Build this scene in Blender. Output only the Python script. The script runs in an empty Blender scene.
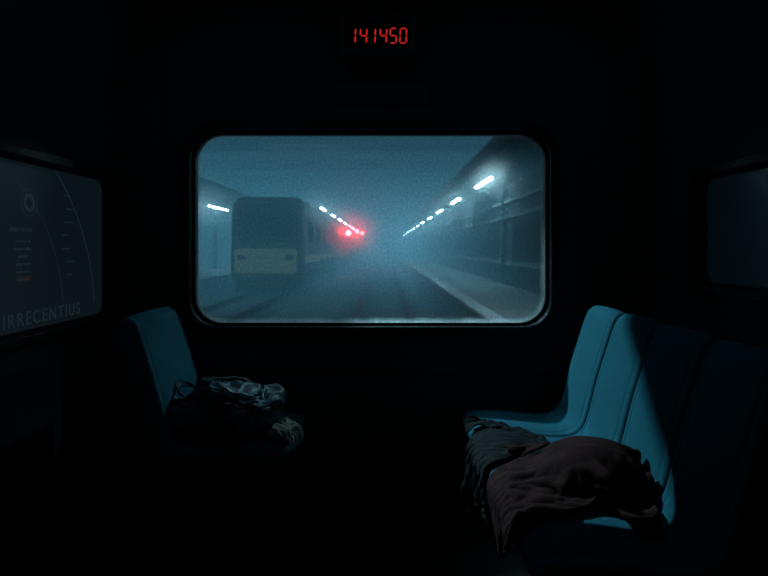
import bpy, bmesh, math, random
from mathutils import Vector, Matrix, noise
random.seed(4)
S = bpy.context.scene
COL = S.collection
EYE = 1.21
try:
    S.view_settings.view_transform = 'Standard'
    S.view_settings.look = 'None'
except Exception: pass

# ------------------------------------------------ materials
def mat(name, base=(0.1,0.1,0.1), rough=0.6, metal=0.0, emis=None, es=0.0, spec=0.5, coat=0.0,
        nscale=None, namt=0.0, bump=0.0, bscale=60, sheen=0.0):
    m = bpy.data.materials.new(name); m.use_nodes = True
    nt = m.node_tree; b = nt.nodes['Principled BSDF']
    b.inputs['Base Color'].default_value = (*base,1)
    b.inputs['Roughness'].default_value = rough
    b.inputs['Metallic'].default_value = metal
    b.inputs['Specular IOR Level'].default_value = spec
    b.inputs['Coat Weight'].default_value = coat
    b.inputs['Sheen Weight'].default_value = sheen
    if emis:
        b.inputs['Emission Color'].default_value = (*emis,1)
        b.inputs['Emission Strength'].default_value = es
    tc = nt.nodes.new('ShaderNodeTexCoord')
    if nscale:
        n = nt.nodes.new('ShaderNodeTexNoise'); n.inputs['Scale'].default_value = nscale
        n.inputs['Detail'].default_value = 6
        r = nt.nodes.new('ShaderNodeMix'); r.data_type='RGBA'
        r.inputs['A'].default_value = (*[c*(1-namt) for c in base],1)
        r.inputs['B'].default_value = (*[min(1,c*(1+namt)) for c in base],1)
        nt.links.new(tc.outputs['Object'], n.inputs['Vector'])
        nt.links.new(n.outputs['Fac'], r.inputs['Factor'])
        nt.links.new(r.outputs['Result'], b.inputs['Base Color'])
    if bump:
        n2 = nt.nodes.new('ShaderNodeTexNoise'); n2.inputs['Scale'].default_value = bscale
        n2.inputs['Detail'].default_value = 4
        bp = nt.nodes.new('ShaderNodeBump'); bp.inputs['Strength'].default_value = bump
        bp.inputs['Distance'].default_value = 0.01
        nt.links.new(tc.outputs['Object'], n2.inputs['Vector'])
        nt.links.new(n2.outputs['Fac'], bp.inputs['Height'])
        nt.links.new(bp.outputs['Normal'], b.inputs['Normal'])
    return m

M_wall = mat('wall_laminate',(0.028,0.042,0.052),0.6,spec=.3,nscale=3,namt=.3,bump=.08,bscale=90)
M_ceil = mat('ceiling_laminate',(0.03,0.05,0.065),0.5,nscale=2,namt=.3)
M_floor= mat('floor_vinyl',(0.004,0.005,0.007),0.8,spec=.2,nscale=40,namt=.5)
M_rub  = mat('rubber_gasket',(0.004,0.005,0.007),0.5,spec=.3)
M_trim = mat('trim_metal',(0.06,0.085,0.10),0.4,metal=.8)
M_lip  = mat('window_lip_paint',(0.008,0.012,0.015),0.6,spec=.3)
M_seat = mat('seat_fabric',(0.013,0.125,0.168),0.9,spec=.15,nscale=220,namt=.4,bump=.25,bscale=350)
M_shell= mat('seat_shell_plastic',(0.008,0.013,0.018),0.6,spec=.3)
M_bag  = mat('bag_nylon',(0.080,0.155,0.185),0.5,nscale=12,namt=.35,bump=.15,bscale=200)
M_strap= mat('strap_webbing',(0.020,0.036,0.044),0.65,bump=.4,bscale=500)
M_zip  = mat('zip_metal',(0.2,0.26,0.3),0.4,metal=1)
M_coat = mat('coat_wool',(0.009,0.009,0.011),0.9,spec=.15,nscale=30,namt=.3,bump=.3,bscale=260)
M_coat2= mat('coat_canvas',(0.038,0.010,0.009),0.9,spec=.12,nscale=20,namt=.3,bump=.3,bscale=200)
M_scarf= mat('scarf_wool',(0.40,0.37,0.32),0.95,nscale=50,namt=.5,bump=.8,bscale=160)
M_disp = mat('display_housing',(0.035,0.045,0.055),0.45)
M_face = mat('display_face',(0.006,0.005,0.006),0.3)
M_led  = mat('led_red',(0.2,0,0),0.5,emis=(0.9,0.03,0.022),es=.62)
M_leddim=mat('led_unlit',(0.03,0.005,0.005),0.5)
M_plaq = mat('plaque',(0.05,0.07,0.085),0.5)
M_ptxt = mat('print_ink',(0.015,0.02,0.025),0.6)

# ------------------------------------------------ helpers
def link(o, parent=None):
    COL.objects.link(o)
    if parent: o.parent = parent
    return o
def empty(name, loc=(0,0,0)):
    e = bpy.data.objects.new(name,None); e.location = loc; e.empty_display_size=.1
    return link(e)
def obj(name, me, m=None, parent=None, smooth=False):
    o = bpy.data.objects.new(name, me); link(o,parent)
    if m: 
        for x in (m if isinstance(m,(list,tuple)) else [m]): me.materials.append(x)
    if smooth:
        for p in me.polygons: p.use_smooth=True
    return o
def mesh(name, v, f, m=None, parent=None, smooth=False):
    me = bpy.data.meshes.new(name); me.from_pydata([tuple(x) for x in v],[],f); me.update()
    return obj(name, me, m, parent, smooth)
def box(name, lo, hi, m, parent=None, bev=0.0, seg=3):
    bm = bmesh.new(); bmesh.ops.create_cube(bm,size=1)
    for v in bm.verts:
        v.co = Vector([ (lo[i]+hi[i])/2 + v.co[i]*(hi[i]-lo[i]) for i in range(3)])
    if bev>0: bmesh.ops.bevel(bm,geom=list(bm.edges),offset=bev,segments=seg,affect='EDGES',profile=.5)
    me = bpy.data.meshes.new(name); bm.to_mesh(me); bm.free()
    return obj(name,me,m,parent)
def rrect(w,h,r,n=10,cx=0,cy=0):
    pts=[]
    for (sx,sy,a0) in ((1,1,0),(-1,1,90),(-1,-1,180),(1,-1,270)):
        for i in range(n+1):
            a=math.radians(a0+90*i/n)
            pts.append((cx+sx*(w/2-r)+r*math.cos(a), cy+sy*(h/2-r)+r*math.sin(a)))
    return pts
def rect(x0,y0,x1,y1): return [(x0,y0),(x1,y0),(x1,y1),(x0,y1)]
def plate(name, loops, thick, m, matrix, parent=None, bevel=0.0):
    cu = bpy.data.curves.new(name+'_c','CURVE'); cu.dimensions='2D'; cu.fill_mode='BOTH'
    for lp in loops:
        s=cu.splines.new('POLY'); s.points.add(len(lp)-1)
        for i,(x,y) in enumerate(lp): s.points[i].co=(x,y,0,1)
        s.use_cyclic_u=True
    cu.extrude = thick/2; cu.bevel_depth=bevel; cu.bevel_resolution=2
    if bevel: cu.offset=-bevel
    t = bpy.data.objects.new('tmp',cu); COL.objects.link(t)
    bpy.context.view_layer.update()
    me = bpy.data.meshes.new_from_object(t); me.name=name
    bpy.data.objects.remove(t); bpy.data.curves.remove(cu)
    me.transform(matrix)
    me.materials.clear()
    return obj(name,me,m,parent)
def Mxz(y): # local (x,y)->(X,Z) plane at Y ; local z -> -Y
    return Matrix(((1,0,0,0),(0,0,-1,y),(0,1,0,0),(0,0,0,1)))
def Myz(x): # local (x,y)->(Y,Z) at X
    return Matrix(((0,0,1,x),(1,0,0,0),(0,1,0,0),(0,0,0,1)))
def text(name, s, size, matrix, m, parent, ext=0.0006, align='CENTER', sp=1.0):
    cu=bpy.data.curves.new(name,'FONT'); cu.body=s; cu.size=size; cu.extrude=ext; cu.align_x=align; cu.space_character=sp
    t=bpy.data.objects.new('t',cu); COL.objects.link(t); bpy.context.view_layer.update()
    me=bpy.data.meshes.new_from_object(t); bpy.data.objects.remove(t)
    me.transform(matrix); me.materials.clear(); me.name=name
    return obj(name,me,m,parent)
def catmull(P,n=6,closed=False):
    P=[Vector(p) for p in P]; out=[]; N=len(P)
    rng = range(N) if closed else range(N-1)
    for i in rng:
        if closed: a,b,c,d=P[(i-1)%N],P[i],P[(i+1)%N],P[(i+2)%N]
        else: a,b,c,d=P[max(i-1,0)],P[i],P[i+1],P[min(i+2,N-1)]
        for k in range(n):
            t=k/n
            out.append(.5*((2*b)+(c-a)*t+(2*a-5*b+4*c-d)*t*t+(3*b-a-3*c+d)*t**3))
    if not closed: out.append(P[-1])
    return out
def ribbon(name, pts, w, th, m, parent, n=6, up=Vector((0,0,1)), side=None):
    P=catmull(pts,n); v=[]; f=[]
    for i,p in enumerate(P):
        t=(P[min(i+1,len(P)-1)]-P[max(i-1,0)]).normalized()
        sd = side if side is not None else t.cross(up)
        if sd.length<1e-3: sd=Vector((1,0,0))
        sd=sd.normalized(); nn=sd.cross(t).normalized()
        for a,b in ((-1,-1),(1,-1),(1,1),(-1,1)):
            v.append(p+sd*a*w/2+nn*b*th/2)
    for i in range(len(P)-1):
        for k in range(4):
            f.append((i*4+k,i*4+(k+1)%4,(i+1)*4+(k+1)%4,(i+1)*4+k))
    f.append((0,3,2,1)); L=(len(P)-1)*4; f.append((L,L+1,L+2,L+3))
    return mesh(name,v,f,m,parent)
def tube(name, pts, r, m, parent, n=5, seg=8, sm=True):
    P=catmull(pts,n) if len(pts)>2 else [Vector(p) for p in pts]; v=[];f=[]
    for i,p in enumerate(P):
        t=(P[min(i+1,len(P)-1)]-P[max(i-1,0)]).normalized()
        a=t.cross(Vector((0,0,1)))
        if a.length<1e-3: a=Vector((1,0,0))
        a.normalize(); b=t.cross(a)
        for k in range(seg):
            an=2*math.pi*k/seg; v.append(p+a*math.cos(an)*r+b*math.sin(an)*r)
    for i in range(len(P)-1):
        for k in range(seg): f.append((i*seg+k,i*seg+(k+1)%seg,(i+1)*seg+(k+1)%seg,(i+1)*seg+k))
    f.append(tuple(range(seg-1,-1,-1))); L=(len(P)-1)*seg; f.append(tuple(L+k for k in range(seg)))
    return mesh(name,v,f,m,parent,smooth=sm)

# ------------------------------------------------ room shell
W=1.30; YB=2.97; YN=-1.0; CZ=2.46; CR=0.42
def coved(w,cz,cr,n=10,z0=0.0):
    p=[(-w,z0),(w,z0)]
    for i in range(n+1):
        a=math.radians(90*i/n); p.append((w-cr+cr*math.cos(a), cz-cr+cr*math.sin(a)))
    for i in range(n+1):
        a=math.radians(90+90*i/n); p.append((-w+cr+cr*math.cos(a), cz-cr+cr*math.sin(a)))
    return p
WX=(370.5-384)/201.; WZ=EYE+(248-228.5)/201.; WW=1.79; WH=0.98; WR=0.15
plate('wall_back',[coved(W,CZ,CR), rrect(WW,WH,WR,12,WX,WZ)],0.10,M_wall,Mxz(YB+0.05))
plate('wall_front',[coved(W,CZ,CR)],0.10,M_wall,Mxz(YN-0.05))
LW=dict(y0=1.15,y1=2.82,z0=EYE-.315,z1=EYE+.325)
RW=dict(y0=1.35,y1=2.46,z0=EYE-.15,z1=EYE+.29)
def side(name,x,d):
    w=d['y1']-d['y0']; h=d['z1']-d['z0']
    plate(name,[rect(YN,0,YB,CZ-CR), rrect(w,h,.06,8,(d['y0']+d['y1'])/2,(d['z0']+d['z1'])/2)],0.06,M_wall,Myz(x))
side('wall_left',-W-.03,LW); side('wall_right',W+.03,RW)
# floor
box('floor',(-W,YN,-.06),(W,YB,0),M_floor)
# coved ceiling shell
pr=[]
for i in range(13):
    a=math.radians(90*i/12); pr.append((W-CR+CR*math.cos(a),CZ-CR+CR*math.sin(a)))
for i in range(13):
    a=math.radians(90+90*i/12); pr.append((-W+CR+CR*math.cos(a),CZ-CR+CR*math.sin(a)))
v=[];f=[];n=len(pr)
for y in (YN,YB):
    for x,z in pr: v.append((x,y,z))
for y in (YN,YB):
    for x,z in pr: v.append((x*1.04,y,z+.05))
for i in range(n-1):
    f.append((i,i+1,n+i+1,n+i)); f.append((2*n+i+1,2*n+i,3*n+i,3*n+i+1))
    f.append((i+1,i,2*n+i,2*n+i+1)); f.append((n+i,n+i+1,3*n+i+1,3*n+i))
mesh('ceiling',v,f,M_ceil,smooth=False)
# arch trim on the back wall + panel seams + baseboards
def arch(w,cz,cr):
    return coved(w,cz,cr,12,0.12)
plate('trim_1',[arch(W-.006,CZ-.008,CR),arch(W-.10,CZ-.11,CR-.06)],0.02,M_wall,Mxz(YB-.012),bevel=.004)
box('baseboard_back',(-W+.01,YB-.024,0.002),(W-.01,YB-.002,.11),M_shell,bev=.004)
for sx,nm in ((-1,'left'),(1,'right')):
    x0,x1=sorted((sx*(W-.022),sx*(W-.002)))
    box('baseboard_'+nm,(x0,YN+.01,.002),(x1,YB-.03,.11),M_shell,bev=.004)
plate('trim_2',[rrect(2.2,.012,.005,3,0,EYE-.62)],.006,M_lip,Mxz(YB-.004))
for k,x in enumerate((-1.07,.97)):
    box('trim_%d'%(k+3),(x-.006,YB-.008,.13),(x+.006,YB-.001,2.30),M_trim,bev=.002)

# ------------------------------------------------ main window
win=empty('window_1',(0,0,0))
plate('gasket_outer',[rrect(WW+.075,WH+.075,WR+.03,14,WX,WZ),rrect(WW-.01,WH-.01,WR-.01,14,WX,WZ)],0.03,M_rub,Mxz(YB-.012),win,bevel=.008)
plate('frame_lip',[rrect(WW+.012,WH+.012,WR,14,WX,WZ),rrect(WW-.004,WH-.004,WR-.008,14,WX,WZ)],0.006,M_trim,Mxz(YB-.030),win,bevel=.002)
plate('gasket_inner',[rrect(WW+.004,WH+.004,WR,14,WX,WZ),rrect(WW-.035,WH-.035,WR-.015,14,WX,WZ)],0.05,M_rub,Mxz(YB+.045),win)
# short pale metal strips of uneven length along the lower lip
for k,(a,b) in enumerate(((-.77,-.70),(-.62,-.5),(-.16,.1),(.22,.26))):
    box('lip_strip_%d'%(k+1),(a,YB-.036,WZ-WH/2-.012),(b,YB-.030,WZ-WH/2-.006),M_zip,win,bev=.001)
# fogged glass
g=bpy.data.materials.new('fogged_glass'); g.use_nodes=True; nt=g.node_tree; nt.nodes.clear(); N=nt.nodes.new; L=nt.links.new
out=N('ShaderNodeOutputMaterial'); tc=N('ShaderNodeTexCoord')
sep=N('ShaderNodeSeparateXYZ'); L(tc.outputs['Object'],sep.inputs[0])
def mth(op,a,b=None,cl=False):
    n=N('ShaderNodeMath'); n.operation=op; n.use_clamp=cl
    for i,x in enumerate((a,b)):
        if x is None: continue
        if isinstance(x,(int,float)): n.inputs[i].default_value=x
        else: L(x,n.inputs[i])
    return n.outputs[0]
hw,hh,r=(WW-.035)/2,(WH-.035)/2,WR-.015
qx=mth('SUBTRACT',mth('ABSOLUTE',sep.outputs['X']),hw-r)
qz=mth('SUBTRACT',mth('ABSOLUTE',sep.outputs['Z']),hh-r)
ln=mth('SQRT',mth('ADD',mth('POWER',mth('MAXIMUM',qx,0),2),mth('POWER',mth('MAXIMUM',qz,0),2)))
sdf=mth('SUBTRACT',mth('ADD',ln,mth('MINIMUM',mth('MAXIMUM',qx,qz),0)),r)   # <0 inside
nz=N('ShaderNodeTexNoise'); nz.inputs['Scale'].default_value=9; nz.inputs['Detail'].default_value=5; L(tc.outputs['Object'],nz.inputs['Vector'])
nf=N('ShaderNodeTexNoise'); nf.inputs['Scale'].default_value=140; nf.inputs['Detail'].default_value=2; L(tc.outputs['Object'],nf.inputs['Vector'])
dist=mth('ADD',mth('MULTIPLY',sdf,-1),mth('MULTIPLY',mth('SUBTRACT',nz.outputs['Fac'],.5),.03))
edge=mth('POWER',mth('SUBTRACT',1.0,mth('DIVIDE',dist,.030),True),1.6)   # 1 at edge
wide=mth('POWER',mth('SUBTRACT',1.0,mth('DIVIDE',dist,.14),True),2.0)
spk=mth('MULTIPLY',mth('SUBTRACT',nf.outputs['Fac'],.5,True),3.0,True)
fac=mth('ADD',mth('MULTIPLY',edge,mth('ADD',.25,mth('MULTIPLY',spk,.9))),mth('MULTIPLY',mth('ADD',.001,mth('MULTIPLY',wide,.03)),mth('ADD',.2,mth('MULTIPLY',spk,3))),True)
# fine droplets slightly absorb: mottled grain
nd=N('ShaderNodeTexNoise'); nd.inputs['Scale'].default_value=85; nd.inputs['Detail'].default_value=3; nd.inputs['Roughness'].default_value=.8; L(tc.outputs['Object'],nd.inputs['Vector'])
rmp=N('ShaderNodeMapRange'); rmp.inputs['From Min'].default_value=.36; rmp.inputs['From Max'].default_value=.64; rmp.inputs['To Min'].default_value=.66; rmp.inputs['To Max'].default_value=1.0
L(nd.outputs['Fac'],rmp.inputs['Value'])
cc=N('ShaderNodeCombineColor'); 
for s_ in range(3): L(rmp.outputs['Result'],cc.inputs[s_])
tr=N('ShaderNodeBsdfTransparent'); L(cc.outputs[0],tr.inputs['Color'])
tl=N('ShaderNodeBsdfTranslucent'); tl.inputs['Color'].default_value=(.8,.85,.85,1)
def soft(ior,ro):
    q=N('ShaderNodeBsdfRefraction'); q.distribution='BECKMANN'; q.inputs['IOR'].default_value=ior; q.inputs['Roughness'].default_value=ro; L(cc.outputs[0],q.inputs['Color']); return q
s1=soft(1.004,.5); s2=soft(1.07,.55)
ma=N('ShaderNodeMixShader'); ma.inputs[0].default_value=.30; L(s1.outputs[0],ma.inputs[1]); L(s2.outputs[0],ma.inputs[2])
mb=N('ShaderNodeMixShader'); mb.inputs[0].default_value=.55; L(tr.outputs[0],mb.inputs[1]); L(ma.outputs[0],mb.inputs[2])
mx=N('ShaderNodeMixShader'); L(fac,mx.inputs[0]); L(mb.outputs[0],mx.inputs[1]); L(tl.outputs[0],mx.inputs[2])
L(mx.outputs[0],out.inputs[0])
lp=rrect(WW-.03,WH-.03,WR-.013,14,0,0)
gp=mesh('glass_pane',[(x,0,z) for x,z in lp],[tuple(range(len(lp)))],g,win); gp.location=(WX,YB+.04,WZ)

# ------------------------------------------------ side windows
def sidewin(name,sx,d,mglass):
    e=empty(name); w=d['y1']-d['y0']; h=d['z1']-d['z0']; cy=(d['y0']+d['y1'])/2; cz=(d['z0']+d['z1'])/2
    plate('frame',[rrect(w+.07,h+.07,.085,8,cy,cz),rrect(w-.008,h-.008,.055,8,cy,cz)],.024,M_rub,Myz(sx*(W-.013)),e,bevel=.006)
    plate('lip',[rrect(w+.0,h+.0,.06,8,cy,cz),rrect(w-.022,h-.022,.05,8,cy,cz)],.05,M_lip,Myz(sx*(W+.028)),e)
    plate('pane',[rrect(w-.004,h-.004,.056,8,cy,cz)],.006,mglass,Myz(sx*(W+.03)),e)
    return e
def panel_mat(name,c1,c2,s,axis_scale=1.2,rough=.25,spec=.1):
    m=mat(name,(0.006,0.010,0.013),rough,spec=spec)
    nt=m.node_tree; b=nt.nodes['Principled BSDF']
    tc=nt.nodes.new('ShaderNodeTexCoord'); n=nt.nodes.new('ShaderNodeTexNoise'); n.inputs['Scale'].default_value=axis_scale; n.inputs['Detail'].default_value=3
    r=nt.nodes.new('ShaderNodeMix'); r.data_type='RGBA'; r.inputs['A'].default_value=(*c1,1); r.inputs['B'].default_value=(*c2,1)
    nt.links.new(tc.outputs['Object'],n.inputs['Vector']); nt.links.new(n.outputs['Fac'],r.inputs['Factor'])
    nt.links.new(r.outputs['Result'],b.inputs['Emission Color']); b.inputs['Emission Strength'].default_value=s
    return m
M_lw=panel_mat('frosted_glass_emissive',(.002,.005,.007),(.005,.010,.013),1.0,rough=.4)  # pane emission stands in for light coming through from behind
M_rw=panel_mat('night_glass_emissive',(.0005,.002,.003),(.001,.004,.006),1.0,2.0,.3)  # faint outside glow put into the pane as emission
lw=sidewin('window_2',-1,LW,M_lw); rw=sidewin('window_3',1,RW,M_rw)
# printed graphics on the left pane (decals on the glass, given a faint emission)
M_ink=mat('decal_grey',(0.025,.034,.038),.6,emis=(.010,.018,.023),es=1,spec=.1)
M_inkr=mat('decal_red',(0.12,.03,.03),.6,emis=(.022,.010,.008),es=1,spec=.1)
XP=-(W+.024)
T=Myz(XP)
text('lettering_bottom','TIRRECENTIUS',.072,T@Matrix.Translation((2.31,EYE-.285,0)),M_ink,lw,sp=1.28)
text('lettering_small_1','MIND THE GAP',.020,T@Matrix.Translation((2.18,EYE+.06,0)),M_ink,lw)
for k in range(6):
    text('lettering_line_%d'%k,['service to all','stations calling','platform','please keep','doors clear','thank you'][k],.018,T@Matrix.Translation((2.19,EYE+.02-.028*k,0)),M_ink,lw)
text('lettering_red','ALARM',.024,T@Matrix.Translation((2.2,EYE-.12,0)),M_inkr,lw)
def ring(name,cy,cz,r,w,a0,a1,m):
    v=[];f=[];n=64
    for i in range(n+1):
        a=math.radians(a0+(a1-a0)*i/n)
        for rr in (r-w/2,r+w/2): v.append((XP,cy+rr*math.cos(a),cz+rr*math.sin(a)))
    for i in range(n): f.append((2*i,2*i+1,2*i+3,2*i+2))
    mesh(name,v,f,m,lw)
ring('emblem_ring',2.23,EYE+.17,.05,.004,0,360,M_ink)
ring('emblem_inner',2.23,EYE+.17,.028,.014,0,360,M_ink)
ring('arc_line',1.9,EYE-.36,.84,.006,8,54,M_ink)
ring('arc_line_thin',1.85,EYE-.30,.62,.003,8,75,M_ink)
for k in range(7):   # route map line with station ticks
    yy=2.47+.018*math.sin(k*1.4); zz=EYE+.22-.055*k
    v=[(XP,yy,zz),(XP,yy+.05+.012*(k%3),zz),(XP,yy+.05+.012*(k%3),zz-.004),(XP,yy,zz-.004)]
    mesh('route_tick_%d'%k,v,[(0,1,2,3)],M_ink,lw)

# ------------------------------------------------ LED display + plaque
dz=EYE+(248-35)/212.; dx=(378-384)/212.
d=empty('led_clock_display')
box('housing',(dx-.178,2.80,dz-.098),(dx+.178,YB-.024,dz+.10),M_disp,d,bev=.012)
box('bezel',(dx-.160,2.794,dz-.066),(dx+.160,2.802,dz+.056),M_face,d,bev=.003)
box('mount_bracket',(dx-.05,2.84,dz+.09),(dx+.05,2.92,CZ-.004),M_disp,d,bev=.004)
segs={'1':'bc','4':'fgbc','5':'afgcd','0':'abcdef'}
dw,dh,t=.029,.068,.0062
def seg(cx,cz,kind):
    g_=.002
    V={'a':((-1,1),(1,1)),'g':((-1,0),(1,0)),'d':((-1,-1),(1,-1)),'f':((-1,0),(-1,1)),'b':((1,0),(1,1)),'e':((-1,-1),(-1,0)),'c':((1,-1),(1,0))}[kind]
    p=[Vector((a*dw/2,b*dh/2)) for a,b in V]; u=(p[1]-p[0]).normalized(); q=Vector((-u.y,u.x))*t/2
    a=p[0]+u*g_; b=p[1]-u*g_
    pts=[a,a+u*t/2+q,b-u*t/2+q,b,b-u*t/2-q,a+u*t/2-q]
    return [(cx+s.x+s.y*.04,2.7925,cz+s.y) for s in pts]
lv=[];lf=[];uv=[];uf=[]
for i,ch in enumerate('141450'):
    cx=dx+.002+(i-2.5)*.0465-(.006 if ch=='1' else 0); cz_=dz-.012
    for k in 'abcdefg':
        p=seg(cx,cz_,k)
        if k in segs[ch]: lf.append(tuple(range(len(lv),len(lv)+6))); lv+=p
        else: uf.append(tuple(range(len(uv),len(uv)+6))); uv+=p
mesh('lit_segments',lv,lf,M_led,d); mesh('unlit_segments',uv,uf,M_leddim,d)
pl=empty('information_plaque')
pz=EYE+(248-94)/203.
box('plate',(-.235,YB-.016,pz-.048),(.225,YB-.001,pz+.048),M_plaq,pl,bev=.005)
text('lettering','EMERGENCY EXIT',.045,Mxz(YB-.017)@Matrix.Translation((0,pz-.015,0)),M_ptxt,pl)

# ------------------------------------------------ seats
ZS=.45
def seat(name,sx,y0,y1):
    e=empty(name,(0,0,0))
    prof=[(.40,-.075),(.372,-.05),(.366,-.02),(.39,.002),(.46,.010),(.58,.002),(.70,-.008),(.775,.0),(.815,.035),(.838,.10),(.868,.22),(.905,.34),(.940,.45),(.962,.485),(.990,.496),(1.016,.475),(1.022,.40),(.985,.2),(.95,.02),(.91,-.07),(.75,-.085),(.55,-.085)]
    P=catmull([(a,b,0) for a,b in prof],5,True); n=len(P)
    nor=[]
    for i in range(n):
        tt=(P[(i+1)%n]-P[i-1]).normalized(); nor.append(Vector((-tt.y,tt.x,0)))
    ar=sum(P[i].x*P[(i+1)%n].y-P[(i+1)%n].x*P[i].y for i in range(n))
    sg = -1 if ar>0 else 1
    nor=[q*sg for q in nor]
    K=40; gap=.0015; w=y1-y0; vs=[];fs=[]
    for k in range(K+1):
        u=-1+2*k/K; u=math.copysign(abs(u)**.8,u)
        y=(y0+y1)/2+u*(w/2-gap)
        au=abs(u)
        rr=.034; dd=(1-au)*w/2
        rnd=0.0
        if dd<.020: rnd=.020-math.sqrt(max(0,.020**2-(.020-dd)**2))
        seam=-.004*math.exp(-((dd-.04)/.005)**2)
        bul=.006*(1-au**2.2)
        top = (rr-math.sqrt(max(0,rr*rr-(rr-dd)**2))) if dd<rr else 0
        for i in range(n):
            p=P[i]+nor[i]*(bul-rnd*.55+seam)
            zz=p.y; 
            hh_=min(1,max(0,(zz-.33)/.15)); zz-=top*hh_
            vs.append((sx*p.x,y,ZS+zz-.004))
    for k in range(K):
        for i in range(n):
            j=(i+1)%n; q=(k*n+i,k*n+j,(k+1)*n+j,(k+1)*n+i)
            fs.append(q if sx*sg<0 else q[::-1])
    fs.append(tuple(range(n))); fs.append(tuple(K*n+i for i in range(n))[::-1])
    c=mesh('cushion',vs,fs,M_seat,e,smooth=True)
    bm=bmesh.new(); bm.from_mesh(c.data); bmesh.ops.recalc_face_normals(bm,faces=bm.faces); bm.to_mesh(c.data); bm.free()
    def bx(nm,a,b,y_0,y_1,z0,z1,bv=.01):
        x0,x1=sorted((sx*a,sx*b)); return box(nm,(x0,y_0,z0),(x1,y_1,z1),M_shell,e,bev=bv)
    bx('under_pan',.41,.93,y0+.01,y1-.01,ZS-.135,ZS-.082,.02)
    bx('back_shell',1.015,1.06,y0+.008,y1-.008,ZS-.10,ZS+.43,.018)
    bx('pedestal',.66,.86,y0+.05,y1-.05,.004,ZS-.13,.02)
    bx('wall_bracket',.90,W-.03,y0+.09,y1-.09,ZS-.13,ZS-.02,.008)
    return c
YF=2.80; SWD=.345
cushions=[seat('train_seat',-1,2.27,2.75)]
for i in range(4):
    cushions.append(seat('train_seat.%03d'%(i+1),1,YF-SWD*(i+1),YF-SWD*i))

# ------------------------------------------------ backpack
bp=empty('backpack',(-.650,2.43,ZS+.008)); bp.rotation_euler=(0,math.radians(2),math.radians(-14)); bp.scale=(1.0,1.05,1.25)
def blob(name,a,b,c,x0,y0,zf,m,tilt=lambda x,y:0,parent=None,R=56,Tn=140,big=.022,crease=.022,fine=.001,fr=.8):
    vs=[];fs=[]
    f=lambda q,e: math.copysign(abs(q)**e,q)
    for i in range(R+1):
        ph=math.pi*i/R
        for k in range(Tn):
            th=2*math.pi*k/Tn
            sp=math.sin(ph); cp=math.cos(ph)
            x=a*f(sp,.55)*f(math.cos(th),.65); y=b*f(sp,.55)*f(math.sin(th),.65)
            z=c*f(cp,.7)
            p=Vector((x,y,z))
            nn=Vector((x/a**2,y/b**2,z/c**2)).normalized()
            c1=1-abs(noise.noise(Vector((p.x*7+p.y*12,p.y*6-p.x*4,p.z*9+4))*fr))*2.2
            c2=1-abs(noise.noise(Vector((p.x*14-p.y*6+5,p.y*15+p.x*8,p.z*12))*fr))*2.4
            w_=big*noise.noise(p*6+Vector((x0*9,3,1)))+crease*(max(0,c1)**3*.55+max(0,c2)**3*.35)-.010+fine*noise.noise(p*40)
            p=p+nn*w_
            p.z=p.z+zf+tilt(x,y)
            vs.append((p.x+x0,p.y+y0,p.z))
    for i in range(R):
        for k in range(Tn):
            fs.append((i*Tn+k,(i+1)*Tn+k,(i+1)*Tn+(k+1)%Tn,i*Tn+(k+1)%Tn))
    o=mesh(name,vs,fs,m,parent,smooth=True); return o
blob('main_body',.215,.16,.072,0,0,.078,M_bag,tilt=lambda x,y:-.10*max(0,-x-.02)*1.0,parent=bp)
blob('front_pocket',.125,.115,.032,.030,-.02,.140,M_bag,parent=bp)
blob('lid',.085,.13,.040,.145,.0,.112,M_bag,parent=bp)
from mathutils.bvhtree import BVHTree
def surf_z(x,y):
    best=None
    for o in bp.children:
        if o.type!='MESH' or o.name.split('.')[0] not in('main_body','front_pocket','lid'): continue
        h=trees[o.name].ray_cast(Vector((x,y,1)),Vector((0,0,-1)))
        if h[0] is not None and (best is None or h[0].z>best): best=h[0].z
    return best if best is not None else .0
trees={}
for o in bp.children:
    trees[o.name]=BVHTree.FromPolygons([v.co.copy() for v in o.data.vertices],[tuple(p.vertices) for p in o.data.polygons])
def on(pts,off=.005): return [Vector((x,y,surf_z(x,y)+off)) for x,y in pts]
def dense(pts,n=6): return [(p.x,p.y) for p in catmull([(x,y,0) for x,y in pts],n)]
ribbon('shoulder_strap_1',on(dense([(-.19,.09),(-.12,.03),(-.05,-.06),(-.02,-.12),(.03,-.15),(.10,-.14)]),.006),.034,.008,M_strap,bp,n=2)
ribbon('shoulder_strap_2',on(dense([(-.20,-.05),(-.13,-.10),(-.07,-.06),(-.04,.03),(0,.11),(.08,.13)]),.008),.032,.008,M_strap,bp,n=2)
tube('zip_main',on(dense([(-.06,-.11),(.02,-.115),(.10,-.105),(.155,-.05),(.16,.02),(.12,.08),(.04,.10)]),.002),.0028,M_zip,bp,n=2)
tube('piping',on(dense([(-.17,-.1),(-.08,-.135),(.04,-.14),(.13,-.13),(.19,-.09)]),.002),.004,M_strap,bp,n=2)
hb=surf_z(-.17,0)
ribbon('grab_handle',[(-.14,-.05,hb),(-.19,-.045,hb+.025),(-.215,0,hb+.035),(-.19,.045,hb+.025),(-.14,.055,hb)],.02,.006,M_strap,bp,side=Vector((-.6,0,.8)))
box('buckle',(-.04,-.135,surf_z(-.02,-.12)+.006),(.0,-.105,surf_z(-.02,-.12)+.018),M_shell,bp,bev=.004)
tube('zip_pull',[(.16,.0,surf_z(.16,0)+.006),(.175,-.02,surf_z(.175,-.02)+.006),(.185,-.045,surf_z(.185,-.045)+.006)],.003,M_zip,bp)
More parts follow.
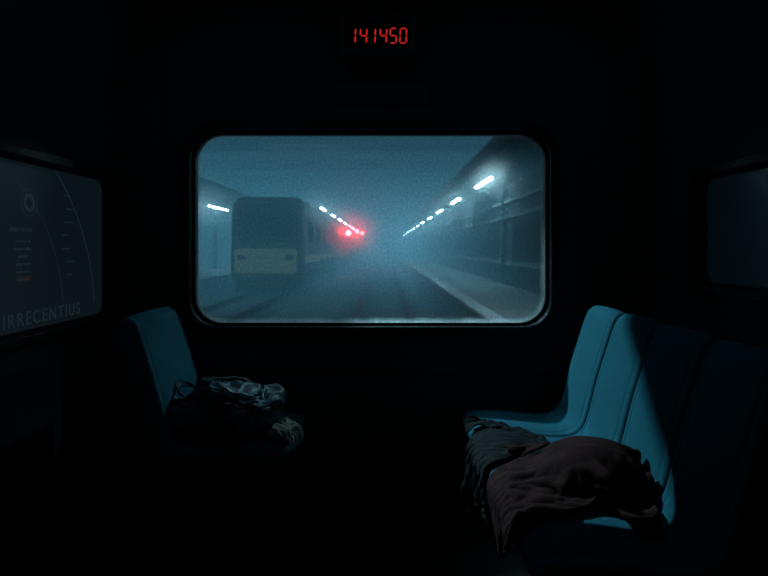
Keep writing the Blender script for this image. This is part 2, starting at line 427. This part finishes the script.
# knitted scarf spilling out beside the bag, with a fringe
sc=empty('wool_scarf',(-.400,2.39,ZS+.026)); sc.rotation_euler=(0,math.radians(10),math.radians(-8))
blob('bundle',.045,.105,.028,0,0,.006,M_scarf,parent=sc,R=40,Tn=90,big=.015,crease=.022,fine=.004,fr=2.0)
for k in range(12):
    y=-.09+.016*k
    tube('fringe_%d'%k,[(.02,y,.012),(.048,y+random.uniform(-.006,.006),.004),(.060,y+random.uniform(-.01,.01),-.02),(.062+random.uniform(-.004,.006),y+random.uniform(-.012,.012),-.05)],.0028,M_scarf,sc,n=3,seg=6)

# ------------------------------------------------ cloth simulation for the coats
for c in cushions:
    md=c.modifiers.new('col','COLLISION'); c.collision.thickness_outer=.006; c.collision.cloth_friction=40
flr=bpy.data.objects['floor']; flr.modifiers.new('col','COLLISION')
def inpoly(x,y,poly):
    c=False; j=len(poly)-1
    for i in range(len(poly)):
        xi,yi=poly[i]; xj,yj=poly[j]
        if (yi>y)!=(yj>y) and x<(xj-xi)*(y-yi)/(yj-yi)+xi: c=not c
        j=i
    return c
coatpoly=[(-.10,.36),(.10,.36),(.25,.32),(.50,-.02),(.40,-.09),(.24,.12),(.28,-.42),(-.28,-.42),(-.24,.12),(-.40,-.09),(-.50,-.02),(-.25,.32)]
def cloth_coat(name,m,center,rot,scale,squash,seed,poly,res=.015,amp=1.0,bend=1.2):
    xs=[p[0] for p in poly]; ys=[p[1] for p in poly]
    idx={};vs=[];fs=[]
    nx=int((max(xs)-min(xs))/res); ny=int((max(ys)-min(ys))/res)
    def vid(i,j):
        if (i,j) not in idx:
            x=min(xs)+i*res; y=min(ys)+j*res
            sx_,sy_=squash
            z=amp*(.07*noise.noise(Vector((x*5,y*3,seed)))+.04*noise.noise(Vector((x*3+3,y*7,seed+4)))+(1-sx_)*.10*math.sin(x*17+2*noise.noise(Vector((y*4,x*2,seed))))+(1-sy_)*.10*math.sin(y*15+x*5))
            idx[(i,j)]=len(vs); vs.append(Vector((x*sx_*scale,y*sy_*scale,z)))
        return idx[(i,j)]
    for i in range(nx):
        for j in range(ny):
            x=min(xs)+(i+.5)*res; y=min(ys)+(j+.5)*res
            if inpoly(x,y,poly): fs.append((vid(i,j),vid(i+1,j),vid(i+1,j+1),vid(i,j+1)))
    R=Matrix.Translation(center)@Matrix.Rotation(rot,4,'Z')
    me=bpy.data.meshes.new(name); me.from_pydata([R@v for v in vs],[],fs); me.update()
    o=obj(name,me,m)
    cl=o.modifiers.new('cloth','CLOTH'); s=cl.settings
    s.quality=7; s.mass=.4; s.tension_stiffness=15; s.compression_stiffness=15; s.shear_stiffness=5; s.bending_stiffness=bend
    s.air_damping=1.5
    cs=cl.collision_settings; cs.use_collision=True; cs.distance_min=.006; cs.collision_quality=3
    cs.use_self_collision=True; cs.self_distance_min=.006; cs.self_friction=8
    return o
F=50
coat1=cloth_coat('draped_coat',M_coat,(.48,2.26,ZS+.13),math.radians(-80),1.0,(.74,.74),2.0,coatpoly)
def simulate(objs,frames):
    S.frame_start=1; S.frame_end=frames
    for o in objs: 
        o.modifiers['cloth'].point_cache.frame_start=1; o.modifiers['cloth'].point_cache.frame_end=frames
    for fnum in range(1,frames+1): S.frame_set(fnum)
    dg=bpy.context.evaluated_depsgraph_get()
    for o in objs:
        me=bpy.data.meshes.new_from_object(o.evaluated_get(dg)); me.name=o.name
        for q in list(o.modifiers): o.modifiers.remove(q)
        o.data=me
        for p in me.polygons: p.use_smooth=True
simulate([coat1],F)
coat1.modifiers.new('col','COLLISION'); coat1.collision.thickness_outer=.006
# temporary heap former (deleted again after the simulation)
tmp=bpy.data.meshes.new('t'); bm=bmesh.new(); bmesh.ops.create_uvsphere(bm,u_segments=32,v_segments=16,radius=1)
for v_ in bm.verts:
    v_.co=Vector((.66+v_.co.x*.13,1.92+v_.co.y*.14,ZS+.02+v_.co.z*.09))
bm.to_mesh(tmp); bm.free(); to=bpy.data.objects.new('heap',tmp); COL.objects.link(to); to.modifiers.new('col','COLLISION'); to.collision.cloth_friction=30
S.frame_set(1)
coat2=cloth_coat('draped_coat.001',M_coat2,(.595,1.87,ZS+.24),math.radians(-62),1.12,(.70,.76),9.0,coatpoly,amp=1.1,bend=1.0)
simulate([coat2],F)
bpy.data.objects.remove(to)
for o in cushions+[coat1,flr]:
    for q in list(o.modifiers):
        if q.type=='COLLISION': o.modifiers.remove(q)
for o,th in ((coat1,.007),(coat2,.008)):
    sm=o.modifiers.new('smooth','SMOOTH'); sm.factor=.5; sm.iterations=2
    sd=o.modifiers.new('solid','SOLIDIFY'); sd.thickness=th; sd.offset=1
    sb=o.modifiers.new('sub','SUBSURF'); sb.levels=2; sb.render_levels=2
S.frame_set(1)

# ------------------------------------------------ outside: station in fog
GZ=EYE-1.9
M_bal=mat('ballast',(.15,.19,.20),.95,spec=.1,nscale=6,namt=.5,bump=.6,bscale=14)
M_slp=mat('sleeper_concrete',(.18,.22,.23),.9,spec=.1,nscale=5,namt=.3)
M_rail=mat('rail_steel',(.006,.008,.010),.6,spec=.2)
M_plat=mat('platform_concrete',(.20,.25,.26),.6,nscale=.8,namt=.7)
M_pedge=mat('platform_edge_paint',(.65,.72,.74),.6)
M_swall=mat('station_wall_tiles',(.035,.05,.06),.8,spec=.1,nscale=1.5,namt=.3)
M_dull=mat('shop_window_dirty',(.003,.005,.006),.9,spec=.05)
M_steel=mat('painted_steel',(.018,.026,.031),.7,spec=.2)
M_band=mat('band_paint',(.20,.25,.26),.7,spec=.2)
M_tube=mat('fluorescent_tube',(1,1,1),.5,emis=(.50,.88,1.0),es=40)
M_train=mat('train_body_paint',(.05,.055,.055),.5,nscale=1.2,namt=.2)
M_train_d=mat('train_window_glass',(.001,.002,.003),.5,spec=.2)
M_train_b=mat('train_lower_paint',(.80,.52,.27),.5)
M_red=mat('signal_red',(.3,0,0),.5,emis=(1,.015,.02),es=190)
Y0,Y1=4.2,118
box('track_bed',(-6.95,Y0,GZ-.3),(1.7,Y1,GZ),M_bal)
def rails(name,cx):
    e=empty(name)
    for k,x in enumerate((cx-.7175,cx+.7175)):
        box('rail_%d'%k,(x-.07,Y0,GZ+.05),(x+.07,Y1,GZ+.19),M_rail,e,bev=.012,seg=1)
        box('rail_bed_%d'%k,(x-.20,Y0,GZ+.003),(x+.20,Y1,GZ+.045),M_rail,e)
    v=[];f=[]
    y=Y0+.3
    while y<Y1:
        b=len(v)
        for zz in (GZ+.002,GZ+.06):
            v+= [(cx-1.25,y,zz),(cx+1.25,y,zz),(cx+1.25,y+.26,zz),(cx-1.25,y+.26,zz)]
        f+=[(b+4,b+5,b+6,b+7),(b,b+1,b+5,b+4),(b+1,b+2,b+6,b+5),(b+2,b+3,b+7,b+6),(b+3,b,b+4,b+7)]
        y+=.65
    mesh('sleepers',v,f,M_slp,e)
rails('railway_track',0.0); rails('railway_track.001',-4.47)
e=empty('station_platform')
box('slab',(1.72,Y0,GZ-.3),(11,Y1,EYE-1.20),M_plat,e,bev=.02)
box('edge_stripe',(1.76,Y0,EYE-1.198),(2.06,Y1,EYE-1.194),M_pedge,e)
e=empty('station_building')
box('facade',(4.0,Y0,EYE-1.195),(4.3,Y1,EYE+2.05),M_swall,e)
box('dado_band',(3.95,Y0,EYE-.55),(4.0,Y1,EYE-.40),M_band,e)
box('upper_band',(3.93,Y0,EYE+.95),(4.0,Y1,EYE+1.06),M_band,e)
box('top_band',(3.93,Y0,EYE+1.45),(4.0,Y1,EYE+1.55),M_band,e)
for k in range(18):
    y=7+6.3*k
    box('pilaster_%d'%k,(3.88,y,EYE-1.195),(3.99,y+.3,EYE+2.04),M_steel,e,bev=.02)
    box('shop_window_%d'%k,(3.96,y+1.2,EYE-.3),(3.995,y+5.2,EYE+.75),M_dull,e)
box('canopy',(2.7,Y0,EYE+2.35),(6,Y1,EYE+2.52),M_steel,e,bev=.03)
box('canopy_fascia',(2.6,Y0,EYE+2.25),(2.7,Y1,EYE+2.65),M_steel,e,bev=.02)
e=empty('station_roof')
box('deck',(-12,Y0+6,EYE+5.2),(11,Y1,EYE+5.35),M_steel,e)
for k in range(16):
    y=14+6.5*k; box('beam_%d'%k,(-12,y,EYE+4.4),(11,y+.35,EYE+5.19),M_steel,e)
box('station_wall',(-12.3,Y0+6,GZ),(-12,Y1,EYE+5.2),M_swall)
e=empty('platform_canopy')
box('roof',(-12,Y0+8,EYE+2.7),(-7.3,Y1,EYE+2.85),M_steel,e)
box('platform_slab',(-12,Y0+8,GZ),(-7.0,Y1,EYE-1.2),M_plat,e,bev=.02)
for k in range(12):
    y=16+9*k; tube('column_%d'%k,[(-9.6,y,EYE-1.2),(-9.6,y,EYE+2.7)],.12,M_steel,e,seg=12)
# fluorescent lamps
cnt=[0]
def lamp(x,y,z,l,hang):
    nm='fluorescent_lamp' if cnt[0]==0 else 'fluorescent_lamp.%03d'%cnt[0]; cnt[0]+=1
    e=empty(nm)
    box('tube',(x-.06,y-l/2,z-.05),(x+.06,y+l/2,z+.03),M_tube,e,bev=.02)
    box('reflector',(x-.13,y-l/2-.1,z+.032),(x+.13,y+l/2+.1,z+.09),M_steel,e,bev=.01)
    for s in (-1,1): tube('hanger_%d'%s,[(x,y+s*l*.35,z+.09),(x,y+s*l*.35,hang)],.012,M_steel,e,seg=6)
for k in range(11):
    lamp(3.35,20.2+7.9*k,EYE+2.2,3.0,EYE+2.34)
for k in range(11):
    lamp(-3.45,34.0+6.5*k,EYE+2.2,2.4,EYE+4.35)
for k in range(5):
    lamp(-9.1,33+9*k,EYE+2.2,3.6,EYE+2.69)
lamp(3.35,10.4,EYE+2.2,2.6,EYE+2.34)  # added out of view to light the canopy, rails and train
lamp(-7.6,16.2,EYE+2.3,3.6,EYE+2.69)  # added out of view to brighten the train front

# oncoming train (left)
tr_=empty('passenger_train')
TX0,TX1=-5.87,-3.07; cx=(TX0+TX1)/2; TB=EYE-1.32; TT=EYE+1.98; TY=22.6
def body(name,y0,y1,nose):
    P2=rrect(2.8,TT-TB,.42,8,cx,(TT+TB)/2)
    rings=[(y0+.0,.90),(y0+.10,.96),(y0+.30,1.0),(y1,1.0)] if nose else [(y0,1.0),(y1,1.0)]
    v=[];f=[];n=len(P2); cz=(TT+TB)/2
    for y,s in rings:
        for x,z in P2: v.append((cx+(x-cx)*s,y + (0.35*max(0,(z-cz))/1.6 if nose and y<y0+.4 else 0),cz+(z-cz)*s))
    for r_ in range(len(rings)-1):
        for i in range(n): f.append((r_*n+i,r_*n+(i+1)%n,(r_+1)*n+(i+1)%n,(r_+1)*n+i))
    f.append(tuple(range(n))); f.append(tuple((len(rings)-1)*n+i for i in range(n))[::-1])
    return mesh(name,v,f,M_train,tr_)
body('cab_car',TY,TY+19,True)
for k in range(1,4): body('car_%d'%k,TY+19.5+19.6*(k-1),TY+19.5+19.6*(k-1)+19.1,False)
for k in range(3): box('gangway_%d'%k,(cx-.8,TY+18.9+19.6*k,TB+.2),(cx+.8,TY+19.6+19.6*k,TT-.3),M_rub,tr_)
def quad(nm,x0,x1,z0,z1,m,off=.03,r=.12):
    cz=(TT+TB)/2
    pts=rrect(x1-x0,z1-z0,r,6,(x0+x1)/2,(z0+z1)/2)
    v=[(x,TY+.35*max(0,z-cz)/1.6*1.0-off,z) for x,z in pts]+[(x,TY+.35*max(0,z-cz)/1.6+.02,z) for x,z in pts]
    n=len(pts); f=[tuple(range(n))]+[(i,(i+1)%n,n+(i+1)%n,n+i) for i in range(n)]
    mesh(nm,v,f,m,tr_)
quad('windscreen',cx-1.12,cx+1.12,EYE+.35,EYE+1.45,M_train_d)
quad('destination_sign',cx-.6,cx+.6,EYE+1.5,EYE+1.7,M_rub,r=.05)
quad('lower_panel',cx-1.18,cx+1.18,EYE-.95,EYE-.02,M_train_b,r=.1)
for s in (-1,1):
    quad('headlight_%d'%s,cx+s*.9-.16,cx+s*.9+.16,EYE-.45,EYE-.27,M_rub,off=.05,r=.08)
box('coupler',(cx-.15,TY-.5,TB-.02),(cx+.15,TY+.2,TB+.25),M_rub,tr_,bev=.03)
box('snow_plough',(cx-1.15,TY-.05,TB-.33),(cx+1.15,TY+.15,TB+.02),M_rub,tr_,bev=.03)
box('underframe',(cx-1.2,TY+.4,GZ+.35),(cx+1.2,TY+78,TB+.05),M_rub,tr_)
for k in range(16):
    y=TY+1.2+4.7*k
    for s in (-1,1):
        tube('wheel_%d_%d'%(k,s),[(cx+s*.68,y,GZ+.19+.42),(cx+s*.82,y,GZ+.19+.42)],.42,M_steel,tr_,seg=16,sm=False)
for k in range(26):
    y=TY+1.6+2.9*k
    box('side_window_%d'%k,(TX1-.02,y,EYE+.25),(TX1+.012,y+1.9,EYE+1.05),M_dull,tr_,bev=.01)
box('side_stripe',(TX1-.01,TY+.5,EYE-.6),(TX1+.015,TY+77,EYE-.3),M_train_b,tr_)

# signals
def signal(nm,x,y,z,r):
    e=empty(nm)
    tube('post',[(x,y+.15,GZ),(x,y+.15,z+.5)],.07,M_steel,e,seg=10)
    box('head',(x-.22,y-.02,z-.32),(x+.22,y+.12,z+.5),M_rub,e,bev=.03)
    bm=bmesh.new(); bmesh.ops.create_uvsphere(bm,u_segments=20,v_segments=10,radius=r)
    for v_ in bm.verts: v_.co=Vector((v_.co.x+x,v_.co.y*.4+y-.04,v_.co.z+z))
    me=bpy.data.meshes.new('lens'); bm.to_mesh(me); bm.free(); obj('lens',me,M_red,e,True)
    tube('hood',[(x,y-.2,z+r+.03),(x,y,z+r+.03)],.02,M_rub,e)
signal('railway_signal',-2.62,44,EYE+1.10,.22)
signal('railway_signal.001',-2.35,52,EYE+1.45,.21)
signal('railway_signal.002',-2.2,60,EYE+1.5,.19)

# fog
fm=bpy.data.materials.new('fog'); fm.use_nodes=True; nt=fm.node_tree; nt.nodes.clear()
o_=nt.nodes.new('ShaderNodeOutputMaterial'); pv=nt.nodes.new('ShaderNodeVolumePrincipled')
SIG=.030
pv.inputs['Density'].default_value=SIG; pv.inputs['Color'].default_value=(.42,.80,.93,1)
pv.inputs['Anisotropy'].default_value=.35
pv.inputs['Emission Strength'].default_value=SIG
pv.inputs['Emission Color'].default_value=(.045,.180,.270,1)  # emission stands in for ambient light scattered by the fog
nt.links.new(pv.outputs[0],o_.inputs['Volume'])
box('fog_bank',(-11.9,12.5,GZ+.01),(10.9,Y1-1,EYE+5.1),fm)

# platform floodlight and an added fill spot, both shining in through the end window
def spot(name,src,tgt,energy,ang,blend,size,col):
    fl=empty(name); dr=(src-tgt)
    ld=bpy.data.lights.new('flood','SPOT'); ld.energy=energy; ld.color=col; ld.shadow_soft_size=size; ld.spot_size=math.radians(ang); ld.spot_blend=blend
    lo=bpy.data.objects.new('lamp',ld); lo.location=src; lo.rotation_euler=dr.to_track_quat('Z','Y').to_euler(); link(lo,fl)
    hd=box('housing',(-.3,-.22,.05),(.3,.22,.3),M_steel,fl,bev=.03); hd.location=src; hd.rotation_euler=lo.rotation_euler
    tube('arm',[tuple(src+Vector((0,0.1,.2))),tuple(src+Vector((0,.3,1.0)))],.04,M_steel,fl)
    return fl
tgt=Vector((.72,2.15,EYE-.60)); src=tgt+Vector((-.80,1.0,1.0))*5.2
spot('platform_floodlight',src,tgt,5200,9.8,.4,.02,(.44,.85,1.0))
# unseen plate added so its edge cuts the beam and shades the seats
p1=Vector((.95,2.24,EYE-.36)); p2=Vector((.84,1.69,EYE-.71)); pd=Vector((1.0,1.6,EYE-.2))
ax=(tgt-src).normalized(); D=2.6
def proj(p):
    q=p-src; return src+q*(D/q.dot(ax))
a,b,c_=proj(p1),proj(p2),proj(pd); u=(b-a).normalized(); vv=(c_-a); vv=(vv-u*vv.dot(u)).normalized()
q=[a-u*.7,a+u*1.0,a+u*1.0+vv*.55,a-u*.7+vv*.55]
hs=empty('beam_blocker')
th=ax*.03
mesh('blocker_plate',[x for x in q]+[x+th for x in q],[(0,1,2,3),(7,6,5,4),(0,4,5,1),(1,5,6,2),(2,6,7,3),(3,7,4,0)],M_steel,hs)
top=(q[2]+q[3])/2
tube('hanger',[tuple(top),tuple(top+Vector((0,.1,1.6)))],.02,M_steel,hs)
tg2=Vector((-.58,2.40,EYE-.66)); sr2=Vector((2.1,7.6,EYE+4.1))
spot('platform_floodlight.001',sr2,tg2,820,11.5,.9,.10,(.44,.85,1.0))  # added fill, stands in for fog glow on the left seat and bag

# dim ceiling lamps in the carriage
M_cl=mat('dim_lamp_lens',(.2,.3,.35),.5,emis=(.25,.62,.85),es=.7)
for k,x in enumerate((-.70,.66)):
    e=empty('ceiling_lamp' if k==0 else 'ceiling_lamp.001')
    box('lens',(x-.07,1.4,CZ-.035),(x+.07,2.55,CZ-.012),M_cl,e,bev=.01)
    box('base',(x-.09,1.37,CZ-.02),(x+.09,2.58,CZ-.004),M_shell,e,bev=.003)

w=bpy.data.worlds.new('night'); S.world=w; w.use_nodes=True
w.node_tree.nodes['Background'].inputs[0].default_value=(.012,.035,.055,1)
w.node_tree.nodes['Background'].inputs[1].default_value=.5

cam=bpy.data.cameras.new('camera'); co=bpy.data.objects.new('camera',cam); link(co)
co.location=(0,0,EYE); co.rotation_euler=(math.radians(90),0,0)
cam.lens=28; cam.sensor_width=36; cam.shift_y=-40/768; cam.clip_start=.02; cam.clip_end=300
S.camera=co
